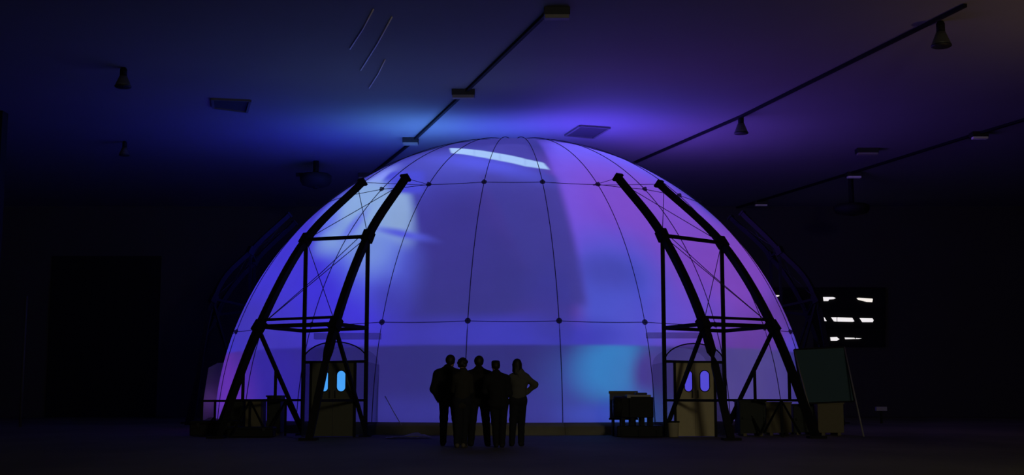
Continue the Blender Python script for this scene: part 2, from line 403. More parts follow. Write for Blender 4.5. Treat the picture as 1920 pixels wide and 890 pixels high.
# flat fixtures along the trunking
def plate(px, py, wpx, hpx, m, lab, name, cat, group, mm=None):
    c = on_z(px, py, ZC - .12); wd = wpx * c.y / FPX; hd = max(.12, hpx * c.y / FPX * 1.0)
    t = thing(name, lab, cat, (c.x, c.y, ZC), group=group)
    bx('housing', (0, 0, -.1), (wd, .45, .2), STEELD, t, bevel=.01)
    bx('diffuser', (0, -.1, -.22 - hd / 2 + .06), (wd * .94, .24, hd), m, t, bevel=.01)
PALE = mat('pale_diffuser', (.9, .86, .75), .5)
PALED = mat('dull_diffuser', (.22, .2, .18), .6)  # darker grey-brown diffuser colour
g = 'flat fixtures along the right trunking'
plate(1835, 254, 30, 6, PALE, 'small pale ceiling fixture nearest the right edge', 'ceiling_fixture', 'light fixture', g)
plate(1600, 328, 27, 5, PALE, 'small pale ceiling fixture, middle one of the right-hand line', 'ceiling_fixture', 'light fixture', g)
plate(1426, 381, 24, 4, PALE, 'small pale ceiling fixture closest to the dome on the right', 'ceiling_fixture', 'light fixture', g)
g = 'flat fixtures along the trunking over the dome'
plate(1044, 26, 50, 10, PALED, 'broad dull ceiling fixture at the top edge above the dome', 'ceiling_fixture', 'light fixture', g)
plate(869, 176, 44, 8, PALED, 'dull ceiling fixture on the trunking, above the dome top', 'ceiling_fixture', 'light fixture', g)
plate(770, 265, 30, 5, PALED, 'dull ceiling fixture beside the upper left curve of the dome', 'ceiling_fixture', 'light fixture', g)
plate(684, 330, 22, 4, PALED, 'small ceiling fixture just over the top of the left arch', 'ceiling_fixture', 'light fixture', g)
plate(1625, 284, 40, 4, PALED, 'dull ceiling fixture between the two right trunking lines', 'ceiling_fixture', 'light fixture', 'flat fixtures along the trunking over the dome')

# dark drum fans
def drum(px, py, wpx, hpx, Y, lab, arm):
    c = at(px, py, Y); r = wpx * Y / FPX / 2; h = hpx * Y / FPX * .62
    t = thing('drum_ventilator', lab, 'ventilator', (c.x, c.y, ZC), group='drum ventilators under the ceiling')
    dz = c.z - ZC
    bm = bmesh.new(); add_lathe(bm, [(r * .5, dz - h * .6), (r * .85, dz - h * .45), (r, dz - h * .1), (r, dz + h * .35), (r * .85, dz + h * .5)], 28); obj('drum', bm, RUBBER, t, True)
    bm = bmesh.new(); add_tube(bm, [(0, 0, dz), (0, 0, 0)], .12, 10); obj('hanger', bm, STEEL, t, True)
    bm = bmesh.new(); add_lathe(bm, [(.1, dz - h * .75), (.14, dz - h * .6)], 12); obj('hub', bm, STEEL, t)
    if arm: bx('bracket_arm', (-r * .75, 0, dz + h * .45), (r * 1.0, .16, .14), STEEL, t)
drum(592, 337, 60, 36, 53, 'dark round ventilator drum hanging left of the dome top', True)
drum(1597, 392, 66, 28, 56, 'dark round ventilator drum hanging far right of the dome', False)

# ------------------------------------------------------------------ the dome
NG = 24
dome = thing('projection_dome', 'huge white translucent fabric dome glowing blue and violet from inside', 'dome', (DC.x, DC.y, 0))
zc = DC.z
def sph(a, z, R=DR):
    r = math.sqrt(max(R * R - (z - zc) ** 2, 0)); return Vector((r * math.sin(a), -r * math.cos(a), z))
da = 2 * PI / NG
# one gore, its cloth running from the ballast ring to the crown plate; 24 of them share the mesh
bm = bmesh.new(); rows = []
e0 = math.asin((.30 - zc) / DR); e1 = math.radians(88.5)
for i in range(41):
    e = e0 + (e1 - e0) * i / 40; row = []
    for j in range(9):
        a = da * (j / 8 - .5); bulge = 0.02 * math.sin(PI * j / 8) * math.cos(e)
        R = DR + bulge
        row.append(bm.verts.new((R * math.cos(e) * math.sin(a), -R * math.cos(e) * math.cos(a), zc + R * math.sin(e))))
    rows.append(row)
for r0, r1 in zip(rows, rows[1:]):
    for j in range(8): bm.faces.new((r0[j], r0[j + 1], r1[j + 1], r1[j]))
g0 = obj('gore_panel', bm, FABRIC, dome, True)
for k in range(1, NG): share('gore_panel', g0, dome, rz=k * da)
bm = bmesh.new(); add_lathe(bm, [(DR * math.cos(e1) + .05, zc + DR * math.sin(e1) - .01), (.28, zc + DR + .02), (.1, zc + DR + .04)], 24); obj('crown_plate', bm, FABRIC, dome, True)
# meridian cables on the outside (front ones visible, all built)
RC = DR + .05
def mer_pts(a, eA, eB, n): return [Vector((RC * math.cos(e) * math.sin(a), -RC * math.cos(e) * math.cos(a), zc + RC * math.sin(e))) for e in [eA + (eB - eA) * i / n for i in range(n + 1)]]
bm = bmesh.new(); add_tube(bm, mer_pts(0, math.asin((.2 - zc) / RC), math.radians(87.5), 40), .013, 6); m0 = obj('meridian_cable', bm, CABLE, dome, True)
m0.rotation_euler = (0, 0, da / 2)
for k in range(1, NG): share('meridian_cable', m0, dome, rz=(k + .5) * da)
def ring_z(px, py):  # height of the ring from its node pixel
    return on_dome(px, py, RC).z
NODE = None
for (zr, nm) in ((ring_z(880, 601), 'lower'), (ring_z(908, 341), 'upper')):
    r = math.sqrt(RC * RC - (zr - zc) ** 2); bm = bmesh.new(); pts = []
    for k in range(NG):
        a0 = (k + .5) * da; a1 = a0 + da
        for j in range(6):
            a = a0 + da * j / 6; sag = -0.03 * math.sin(PI * j / 6); rr = math.sqrt(RC * RC - (zr + sag - zc) ** 2)
            pts.append(Vector((rr * math.sin(a), -rr * math.cos(a), zr + sag)))
    pts.append(pts[0]); add_tube(bm, pts, .011, 5, cap=False); obj('ring_cable', bm, CABLE, dome, True)
    for k in range(NG):
        a = (k + .5) * da
        if NODE is None:
            b2 = bmesh.new(); add_lathe(b2, [(.07, -.03), (.085, -.01), (.085, .02), (.05, .05), (.03, .08)], 10)
            NODE = obj('node_plate', b2, CABLE, dome); o = NODE
        else:
            o = bpy.data.objects.new('node_plate', NODE.data); C.objects.link(o); o.parent = dome
        nrm = Vector((r * math.sin(a), -r * math.cos(a), zr - zc)).normalized()
        o.location = Vector((r * math.sin(a), -r * math.cos(a), zr)); o.rotation_mode = 'QUATERNION'; o.rotation_quaternion = nrm.to_track_quat('Z', 'Y')
# inner ground ballast ring: a fabric covered kerb in segments
bm = bmesh.new(); prof = [(-.35, 0), (-.30, .27), (-.1, .33), (.22, .33), (.42, .22), (.48, 0)]
A = [da * (j / 6 - .5) for j in range(7)]; rb = math.sqrt(DR * DR - zc * zc) - .02; rr_ = []
for a in A:
    rr_.append([bm.verts.new(((rb + x) * math.sin(a * .995), -(rb + x) * math.cos(a * .995), z)) for x, z in prof])
for r0, r1 in zip(rr_, rr_[1:]):
    for j in range(len(prof) - 1): bm.faces.new((r0[j], r1[j], r1[j + 1], r0[j + 1]))
bm.faces.new(rr_[0]); bm.faces.new(rr_[-1][::-1])
s0 = obj('ballast_segment', bm, mat('khaki_canvas', (.24, .22, .15), .9, bump=.3, scale=4), dome, True)
for k in range(1, NG): share('ballast_segment', s0, dome, rz=k * da)

# the projector rig inside
t = thing('projector_stand', 'projector stand in the middle of the dome, seen only as its glow', 'projector', (PROJ.x, PROJ.y, 0))
bm = bmesh.new(); add_lathe(bm, [(.35, 0), (.35, .04), (.05, .08), (.05, .8)], 16); obj('stand', bm, STEEL, t)
bx('projector_body', (0, 0, .92), (.5, .5, .22), DARK, t, bevel=.02)

# fabric airlock bulge on the left flank with a violet fill light and post added inside to make it glow
pa = at(400, 690, 44.2); pb = at(384, 782, 44.2)
t = thing('side_airlock', 'small sloping white fabric airlock on the left flank of the dome', 'airlock', (pa.x, 44.4, 0))
bm = bmesh.new(); hz = pa.z
prof = [(pb.x - pa.x, 0), (pb.x - pa.x + .05, .5), (0, hz), (.3, hz + .16), (.9, hz + .2), (.9, 0)]
f = [bm.verts.new((x, -.9, z)) for x, z in prof]; b2 = [bm.verts.new((x, .9, z)) for x, z in prof]
bm.faces.new(f); bm.faces.new(b2[::-1])
for k in range(len(prof)): bm.faces.new((f[k], b2[k], b2[(k + 1) % len(prof)], f[(k + 1) % len(prof)]))
obj('fabric_skin', bm, FABRIC, t)
bm = bmesh.new(); add_lathe(bm, [(.04, 0), (.04, .6), (.07, .62), (.07, .7)], 10, (.55, 0, 0)); obj('fill_light_post', bm, STEEL, t)
L = bpy.data.lights.new('airlock_fill', 'POINT'); L.energy = 3.5; L.color = (.32, .10, .72); L.shadow_soft_size = .2
o = bpy.data.objects.new('airlock_fill', L); C.objects.link(o); o.location = (pa.x + .1, 44.0, .9)

# ------------------------------------------------------------------ arch trusses
def cat_rom(P, n=8):
    Q = [P[0] * 2 - P[1]] + P + [P[-1] * 2 - P[-2]]; out = []
    for i in range(1, len(Q) - 2):
        for k in range(n):
            t = k / n; a, b, c, d = Q[i - 1:i + 3]
            out.append(.5 * ((2 * b) + (c - a) * t + (2 * a - 5 * b + 4 * c - d) * t * t + (3 * b - a - 3 * c + d) * t ** 3))
    out.append(P[-1]); return out
def arch_truss(side, lab, inner, outer, posts, extra=True, dY=(0, 0)):
    """inner/outer: (top, n2, n1, foot) pixels with depths; posts: (inner foot x, outer foot x)"""
    I = [at(*p) for p in inner]; O = [at(*p) for p in outer]
    I[3].z = O[3].z = 0
    c = (I[3] + O[3]) / 2; c.z = 0
    t = thing('arch_truss', lab, 'truss', c, group='arched steel trusses around the dome')
    R_ = lambda p: Vector(p) - c
    for P in (I, O):
        b = tube('arch_beam', [R_(p) for p in cat_rom(P)], .085, STEEL, t, square=True, w=.085)
        tube('end_plate', [R_(P[0]) - (P[0] - P[1]).normalized() * .02, R_(P[0]) + (P[0] - P[1]).normalized() * .05], .12, STEEL, b, square=True)
        for q in (P[1], P[2]):
            d = (P[0] - P[3]).normalized() * .16
            tube('collar', [R_(q) - d, R_(q) + d], .12, STEEL, b, square=True)
        bx('base_plate', R_(P[3]) + Vector((0, 0, .03)), (.42, .42, .06), STEEL, b)
    # posts hang straight down from the upper nodes
    feet = []
    for P in (I, O):
        f_ = Vector((P[1].x, P[1].y, 0)); feet.append(f_)
        po = tube('post', [R_(f_), R_(P[1])], .05, STEEL, t, square=True)
        bx('base_plate', R_(f_) + Vector((0, 0, .02)), (.3, .3, .04), STEEL, po)
    z1 = (I[2].z + O[2].z) / 2
    FI = Vector((feet[0].x, feet[0].y, z1)); FO = Vector((feet[1].x, feet[1].y, z1))
    N1I, N1O, N2I, N2O = I[2], O[2], I[1], O[1]
    st_ = lambda a, b, r=.045: tube('strut', [R_(a), R_(b)], r, STEEL, t, square=True)
    st_(N2I, N2O); st_(N1I, N1O, .05); st_(FI, FO); st_(N1I, FI); st_(N1O, FO)
    up = Vector((0, 0, .17)); st_(N1I + up, N1O + up, .032)
    # braces of the lower bay
    for P, f_ in ((I, feet[0]), (O, feet[1])):
        tube('brace', [R_(P[2]) + Vector((0, 0, -.1)), R_(f_) + Vector((0, 0, .15))], .042, STEEL, t, square=True)
    # belt at about one metre and its short uprights
    zb = .93
    def on_line(a, b, z): k = (z - a.z) / (b.z - a.z); return a + (b - a) * k
    li = on_line(N1I, I[3], zb); lo = on_line(N1O, O[3], zb)
    bi, bo = Vector((feet[0].x, feet[0].y, zb)), Vector((feet[1].x, feet[1].y, zb))
    bl = lambda a, b, r=.03: tube('belt_rail', [R_(a), R_(b)], r, STEEL, t, square=True)
    bl(lo, bo); bl(li, bi)
    bl(Vector((bo.x, bo.y, 1.94)), Vector((bi.x, bi.y, 1.94)), .03)
    if extra:
        ou = on_line(N1O, O[3], 1.75); br = on_line(N1O, feet[1], 1.75)
        for q in (ou, br):
            tube('upright', [R_(q), R_(Vector((q.x, q.y, zb - .02)))], .035, STEEL, t, square=True)
        # low zigzag under the belt
        d = bo - lo
        for k in range(2):
            a = lo + d * (k / 2 + .03); m_ = lo + d * (k / 2 + .25); e = lo + d * (k / 2 + .48)
            tube('brace', [R_(Vector((a.x, a.y, .1))), R_(m_), R_(Vector((e.x, e.y, .1)))], .022, STEEL, t, square=True)
            tube('upright', [R_(m_), R_(Vector((m_.x, m_.y, 0)))], .028, STEEL, t, square=True)
    # wire bracing
    wr = lambda a, b, s=.0: tube('bracing_wire', [R_(a), R_((a + b) / 2 + Vector((0, 0, -s))), R_(b)], .011, CABLE, t, n=5)
    TI = I[0] + (I[1] - I[0]) * .12; TO = O[0] + (O[1] - O[0]) * .08
    wr(N2O, TI); wr(N2I, TO); wr(N1O, N2I); wr(N1I, N2O); wr(N1O, TI * .35 + N2I * .65, .05)
    if extra:
        nd = on_dome(1112 if side > 0 else 808, 347, RC)
        for q in (I[0], O[0]): tube('tie_wire', [R_(nd), R_(q)], .009, CABLE, t, n=5)
    return t
arch_truss(-1, 'black arched steel truss straddling the left door, front left of the dome',
  [(760, 334, 34.3), (690, 443, 33.0), (629, 607, 31.0), (579, 818, 30.2)],
  [(679, 342, 35.9), (574, 449, 34.5), (486, 612, 32.5), (406, 822, 31.6)], None)
arch_truss(1, 'black arched steel truss straddling the right door, front right of the dome',
  [(1159, 333, 34.3), (1242, 441, 33.0), (1319, 607, 31.0), (1371, 818, 30.2)],
  [(1236, 345, 35.9), (1353, 455, 34.5), (1449, 612, 32.5), (1531, 822, 31.6)], None)
def far_truss(lab, inner, outer):
    arch_truss(0, lab, inner, outer, None, extra=False)
far_truss('dark arched truss behind the dome, beyond its left flank',
  [(541, 403, 50), (470, 470, 49), (400, 560, 48), (360, 770, 47)],
  [(552, 418, 52.5), (478, 490, 51.5), (405, 590, 50.5), (352, 775, 49.5)])
far_truss('dark arched truss behind the dome, beyond its right flank',
  [(1392, 400, 50), (1462, 470, 49), (1530, 560, 48), (1570, 770, 47)],
  [(1370, 408, 52.5), (1445, 480, 51.5), (1515, 590, 50.5), (1580, 775, 49.5)])

# ------------------------------------------------------------------ entrances
def entrance(xl, xr, xd0, xd1, wins, paint, glow, lab, Yd=32.6, board=None, open_left=True):
    z0 = 0; A0 = at(xl, 678, Yd); B0 = at(xr, 678, Yd); c = Vector(((A0.x + B0.x) / 2, Yd, 0)); H = A0.z
    t = thing('entrance_lobby', lab, 'entrance', c, group='entrance lobbies of the dome')
    w = B0.x - A0.x; x0 = at(xd0, 700, Yd).x - c.x; x1 = at(xd1, 700, Yd).x - c.x
    depth = 2.85
    # vaulted clear film roof over a plastic tunnel
    bm = bmesh.new(); R = w / 2; n = 14; k = .62
    arc = [(-R * math.cos(PI * i / n), H + R * k * math.sin(PI * i / n)) for i in range(n + 1)]
    f = [bm.verts.new((x, 0.02, z)) for x, z in arc]; b = [bm.verts.new((x, depth, z)) for x, z in arc]
    for i in range(n): bm.faces.new((f[i], f[i + 1], b[i + 1], b[i]))
    bm.faces.new(f)
    obj('vaulted_film_roof', bm, FILM, t, False)
    for s in (-1, 1): bx('film_wall', (s * w / 2, depth / 2, H / 2), (.012, depth, H), FILM, t)
    for s, e in ((-w / 2, x0), (x1, w / 2)): bx('film_front', ((s + e) / 2, .02, H / 2), (e - s, .012, H), FILM, t)
    tube('roof_hoop', [(x, 0, z) for x, z in arc], .018, STEEL, t, n=6)
    bx('lintel', (0, 0, H), (w, .06, .05), STEEL, t)
    for x in (x0, x1): bx('jamb', (x, 0, H / 2), (.06, .08, H), STEEL, t)
    # two door leaves, each with a glazed slot
    xm = (x0 + x1) / 2
    for (lx0, lx1), (wx0, wx1) in zip(((x0 + .03, xm - .003), (xm + .003, x1 - .03)), wins):
        gx0, gx1 = at(wx0, 700, Yd).x - c.x, at(wx1, 700, Yd).x - c.x; gz0, gz1 = at(0, 734, Yd).z, at(0, 694, Yd).z
        bm = bmesh.new(); th = .045; Y0 = .02; outer = [(lx0, .02), (lx1, .02), (lx1, H - .03), (lx0, H - .03)]
        r = (gx1 - gx0) / 2; cxm = (gx0 + gx1) / 2; slot = []
        for i in range(9): a = PI * i / 8; slot.append((cxm + r * math.cos(a), gz1 - r + r * math.sin(a)))
        for i in range(9): a = PI + PI * i / 8; slot.append((cxm + r * math.cos(a), gz0 + r + r * math.sin(a)))
        # build leaf as frame strips round the slot bounding box plus slot ring
        bb = [(gx0, gz0), (gx1, gz0), (gx1, gz1), (gx0, gz1)]
        add_box(bm, ((lx0 + gx0) / 2, Y0, H / 2), (gx0 - lx0, th, H - .05)); add_box(bm, ((gx1 + lx1) / 2, Y0, H / 2), (lx1 - gx1, th, H - .05))
        add_box(bm, (cxm, Y0, (gz0 + .025) / 2), (gx1 - gx0, th, gz0 - .025)); add_box(bm, (cxm, Y0, (gz1 + H - .025) / 2), (gx1 - gx0, th, H - .025 - gz1))
        # corner fillers make the slot ends round
        for sx in (-1, 1):
            for zc_, sz in ((gz1 - r, 1), (gz0 + r, -1)):
                cor = (cxm + sx * r, zc_ + sz * r)
                pts = [(cxm + sx * r * math.cos(PI / 2 * i / 4), zc_ + sz * r * math.sin(PI / 2 * i / 4)) for i in range(5)]
                for yy in (Y0 - th / 2, Y0 + th / 2):
                    cv = bm.verts.new((cor[0], yy, cor[1])); vs = [bm.verts.new((x, yy, z)) for x, z in pts]
                    for i in range(4): bm.faces.new((cv, vs[i], vs[i + 1]))
        leaf = obj('door_leaf', bm, paint, t)
        bm = bmesh.new(); add_box(bm, (cxm, Y0 + .005, (gz0 + gz1) / 2), (gx1 - gx0 - .004, .008, gz1 - gz0 - .004)); obj('glass_pane', bm, glow, leaf)
        bm = bmesh.new(); add_tube(bm, [(x, Y0 - th / 2 - .004, z) for x, z in slot] + [(slot[0][0], Y0 - th / 2 - .004, slot[0][1])], .013, 5, cap=False); obj('gasket', bm, RUBBER, leaf)
        hx = xm + (.07 if lx0 > xm - .05 else -.07)
        bm = bmesh.new(); add_tube(bm, [(hx, -.02, 1.0), (hx, -.06, 1.0), (hx, -.06, 1.18), (hx, -.02, 1.18)], .012, 6); obj('handle', bm, STEELD, leaf)
    if board:
        a = at(board[0], board[2], Yd + .9); b = at(board[1], board[3], Yd + .9)
        o = bx('canopy_board', ((a.x + b.x) / 2, Yd + .9, (a.z + b.z) / 2), (b.x - a.x, .3, abs(a.z - b.z) * .95), mat_translucent('milky_board', (.20, .18, .15), (.20, .18, .15), clear=.66), None, bevel=.01)
        tag(o, board[4], 'board', 'boards lying on the truss frames over the doors')
    return t
GL = mat_emit('lit_cyan_glass', lin(70, 160, 245)[:3], 1.0)  # door panes emit by themselves, in place of light from inside the lobbies
GR = mat_emit('lit_violet_glass', lin(76, 68, 205)[:3], 1.0)
PL = mat('dull_brown_door', (.09, .09, .065), .8, bump=.05)
PR = mat('tan_door', (.50, .43, .26), .7, bump=.05)
entrance(568, 689, 583, 666, ((601, 616), (631.5, 648.5)), PL, GL, 'left entrance lobby of the dome, dark double door with bright cyan slots', board=(590, 714, 624, 636, 'flat beige board over the left entrance lobby'))
entrance(1246, 1357, 1265, 1340, ((1283, 1298), (1312, 1330)), PR, GR, 'right entrance lobby of the dome, tan double door with violet slots', board=(1212, 1330, 623, 634, 'flat beige board over the right entrance lobby'))

# ------------------------------------------------------------------ boxes, blower, bin, panel
def floor_at(px, py): return on_z(px, py, 0)
def crate(x0, x1, y0, y1, depth, m, lab, battens=True, group='crates and cabinets along the dome'):
    Yc = floor_at((x0 + x1) / 2, y1).y; a = at(x0, y1, Yc); b = at(x1, y0, Yc); w = b.x - a.x; h = b.z; 
    t = thing('crate', lab, 'crate', ((a.x + b.x) / 2, Yc + depth / 2, 0), group=group)
    bx('body', (0, 0, h / 2 + .03), (w - .02, depth - .02, h - .08), m, t, bevel=.01)
    bx('lid', (0, 0, h - .02), (w + .03, depth + .03, .045), m, t, bevel=.008)
    bx('skid', (-w * .3, 0, .035), (.09, depth, .07), CRATE, t); bx('skid', (w * .3, 0, .035), (.09, depth, .07), CRATE, t)
    if battens:
        for s in (-1, 1): bx('batten', (s * (w / 2 - .05), -depth / 2 - .008, h / 2), (.06, .02, h - .1), m, t)
        bx('batten', (0, -depth / 2 - .008, h * .5), (w - .12, .02, .06), m, t)
DK = mat('dark_green_board', (.02, .025, .02), .7)
crate(1387, 1436, 750, 817, .8, DK, 'black cabinet at the foot of the right arch, left end of the row')
crate(1437, 1484, 753, 816, .8, CRATE, 'tan plywood crate beside the black cabinet right of the door', False)
crate(1488, 1532, 757, 815, .8, DK, 'dark box between the two tan crates on the right')
crate(1534, 1582, 754, 816, .8, CRATE, 'tan crate at the right end of the row, under the leaning panel', False)
crate(424, 456, 749, 816, .8, DK, 'dark cabinet behind the foot of the left arch')
crate(458, 490, 749, 816, .8, CRATE, 'dull tan crate beside the dark cabinet, left of the left door', False)
crate(498, 527, 741, 816, .7, DK, 'dark taller box left of the left door, right of the tan crate')
# low dark pile, left
p = floor_at(400, 818)
t = thing('equipment_case', 'long low black equipment case on the floor at the far left of the dome', 'case', (p.x, p.y, 0))
bx('body', (0, .3, .17), (1.25, .6, .3), RUBBER, t, bevel=.03); bx('lid', (0, .3, .36), (1.27, .62, .1), DARK, t, bevel=.03)
for s in (-1, 1): bx('latch', (s * .4, -.02, .3), (.08, .02, .1), STEELD, t)
p = floor_at(468, 820)
t = thing('equipment_case', 'shorter low black equipment case in front of the tan crate', 'case', (p.x, p.y, 0))
bx('body', (0, .25, .11), (1.15, .5, .2), RUBBER, t, bevel=.03); bx('lid', (0, .25, .235), (1.17, .52, .06), DARK, t, bevel=.02)
for s in (-1, 1): bx('latch', (s * .35, -.02, .2), (.08, .02, .08), STEELD, t)

# blower unit on a plinth
Y = 32.6; a = at(1157, 818, Y); b = at(1243, 797, Y)
pl = thing('plinth', 'low dark plinth under the blower unit', 'plinth', ((a.x + b.x) / 2, Y + .5, 0))
hp = at(0, 798, Y).z
bx('slab', (0, 0, hp / 2), (b.x - a.x, 1.0, hp), DARK, pl, bevel=.02); 
for s in (-1, 0, 1): bx('runner', (s * .45, -.52, hp * .35), (.08, .05, hp * .6), RUBBER, pl)
t = thing('blower_unit', 'dark boxy blower unit with round fan, standing on the low plinth', 'blower', (at(1196, 780, Y).x, Y + .5, hp))
a = at(1166, 783, Y); b = at(1226, 744, Y); cx_ = (a.x + b.x) / 2 - t.location.x; hz0 = a.z - hp; hz1 = b.z - hp
bx('housing', (cx_ + .1, 0, (hz0 + hz1) / 2), ((b.x - a.x) - .2, .8, hz1 - hz0), DARK, t, bevel=.02)
bx('grille_cheek', (cx_ - (b.x - a.x) / 2 + .1, 0, (hz0 + hz1) / 2), (.2, .72, (hz1 - hz0) * .94), RUBBER, t, bevel=.02)
bm = bmesh.new()
for k in range(24):
    a0, a1 = 2 * PI * k / 24, 2 * PI * (k + 1) / 24
add_lathe(bm, [(.24, -.12), (.27, -.1), (.27, .1), (.2, .14)], 24)
fan = obj('fan_drum', bm, RUBBER, t, True); fan.rotation_euler = (0, PI / 2, 0); fan.location = (cx_ - (b.x - a.x) / 2 - .06, -.1, (hz0 + hz1) / 2 + .02)
for k in range(5):
    bx('blade', (0, 0, -.13), (.4, .05, .01), STEELD, fan, Matrix.Rotation(k * PI / 5, 3, 'Z'))
bx('top_cover', (cx_ + .05, 0, hz1 + .03), (.62, .7, .06), OFFW, t, bevel=.02); bx('top_cover', (cx_ + .12, -.05, hz1 + .085), (.3, .4, .06), STEELD, t, bevel=.02)
bx('control_box', (cx_ - .22, -.38, hz1 + .02), (.1, .1, .09), OFFW, t, bevel=.01)
for x in (-.36, -.12, .14, .36):
    for yy in (-.3, .3): bx('leg', (cx_ + x, yy, hz0 / 2), (.09, .08, hz0), DARK, t)
# pale board behind the blower
a = at(1144, 785, 33.6); b = at(1195, 735, 33.6)
o = thing('filter_panel', 'grey square panel standing behind the blower unit, at its left', 'panel', ((a.x + b.x) / 2, 33.7, 0))
bx('sheet', (0, 0, (a.z + b.z) / 2), (b.x - a.x, .05, b.z - a.z), mat_translucent('grey_sheet', (.12, .12, .12), (.10, .10, .11)), o)
bx('rim', (0, 0, b.z), (b.x - a.x + .04, .09, .07), CRATE, o); bx('rim', (0, 0, a.z), (b.x - a.x + .04, .09, .05), DARK, o)
for s in (-1, 1): bx('foot', (s * .28, 0, a.z / 2), (.06, .3, a.z), DARK, o)
# bin
p = floor_at(1263, 819)
t = thing('waste_bin', 'small beige bin on the floor against the right door', 'bin', (p.x, p.y, 0))
bm = bmesh.new(); add_lathe(bm, [(.115, 0), (.13, .02), (.15, .36), (.16, .38)], 20); obj('bucket', bm, mat('beige_plastic', (.4, .35, .24), .6), t, True)
bm = bmesh.new(); add_lathe(bm, [(.165, .37), (.165, .40), (.15, .41)], 20); obj('lid', bm, DARK, t, True)

# leaning panel at right, on two raking poles
Y = 34.5
t = thing('display_panel', 'large dark teal panel leaning on poles right of the dome', 'panel', (at(1540, 700, Y).x, Y, 0))
q = [at(1489, 655, Y), at(1583, 650, Y), at(1602, 752, Y - .5), at(1506, 756, Y - .5)]
bm = bmesh.new(); f = [bm.verts.new(v - t.location) for v in q]; b = [bm.verts.new(v - t.location + Vector((0, .06, 0))) for v in q]
bm.faces.new(f); bm.faces.new(b[::-1])
for k in range(4): bm.faces.new((f[k], b[k], b[(k + 1) % 4], f[(k + 1) % 4]))
obj('board', bm, mat('teal_board', (.03, .075, .10), .6, scale=1), t)
for k in range(4):
    tube('edge_bar', [q[k] - t.location, q[(k + 1) % 4] - t.location], .02, STEEL, t, square=True)
GP = mat('grey_pole', (.2, .19, .18), .5)
e = floor_at(1616, 818)
tube('pole', [at(1583, 650, Y) - t.location, Vector((e.x, Y - 1.6, 0)) - t.location], .022, GP, t)
e = at(1515, 818, Y)
tube('pole', [at(1489, 655, Y) - t.location, Vector((e.x, Y - 1.0, 0)) - t.location], .022, GP, t)
tube('pole', [at(1583, 650, Y) - t.location, Vector((at(1570, 700, Y).x, Y + 1.6, 0)) - t.location], .022, GP, t)

# guard posts right (pale stanchions between the crates)
for px, lab in ((1386, 'thin pale upright post beside the foot of the right arch'), (1484, 'thin pale upright post between the tan crate and the dark box')):
    p = floor_at(px, 814); o = thing('stanchion', lab, 'post', (p.x, p.y - .05, 0), group='thin posts among the right crates')
    tube('pole', [(0, 0, 0), (0, 0, .86)], .018, mat('pale_pole', (.4, .38, .42), .5), o); bm = bmesh.new(); add_lathe(bm, [(.1, 0), (.1, .02), (.03, .04)], 14); obj('foot', bm, STEELD, o)
# white plastic sheet and slack rope at the left of the base
p = floor_at(765, 822)
bm = bmesh.new(); nx, ny = 14, 6; G = []
for i in range(nx + 1):
    for j in range(ny + 1):
        x = (i / nx - .5) * 1.1; y = (j / ny - .5) * .45; z = .07 + .06 * math.sin(5 * x + 2 * y) * math.cos(7 * y + x) + .05 * random.random(); z *= (1 - abs(j / ny - .5) * 1.2) * (1 - abs(i / nx - .5) * 1.4) + .15
        G.append(bm.verts.new((x, y, max(.006, z))))
for i in range(nx):
    for j in range(ny): bm.faces.new((G[i * (ny + 1) + j], G[(i + 1) * (ny + 1) + j], G[(i + 1) * (ny + 1) + j + 1], G[i * (ny + 1) + j + 1]))
o = obj('plastic_sheet', bm, mat('crumpled_white_film', (.45, .43, .4), .5), None, True); o.location = (p.x, p.y + .2, 0)
s = o.modifiers.new('solid', 'SOLIDIFY'); s.thickness = .004
tag(o, 'crumpled pale plastic sheet on the floor against the dome base', 'sheet')
a = on_dome(722, 742, DR + .08); b = floor_at(766, 815)
o = tube('guy_rope', [a, a * .66 + b * .34 + Vector((0, -.02, -.04)), a * .33 + b * .67 + Vector((0, -.02, -.05)), b], .012, mat('pale_rope', (.4, .38, .4), .8), n=5)
tag(o, 'thin pale rope slanting from the dome to the floor left of the people', 'rope')
# small white marker far right
p = at(1652, 766, 50)
t = thing('wall_cabinet', 'small dull white box on a post in the dark at far right', 'box', (p.x, 50, 0))
bx('box', (0, 0, p.z), (.42, .2, .16), OFFW, t, bevel=.01); bx('post', (0, 0, (p.z - .08) / 2), (.08, .08, p.z - .08), DARK, t)

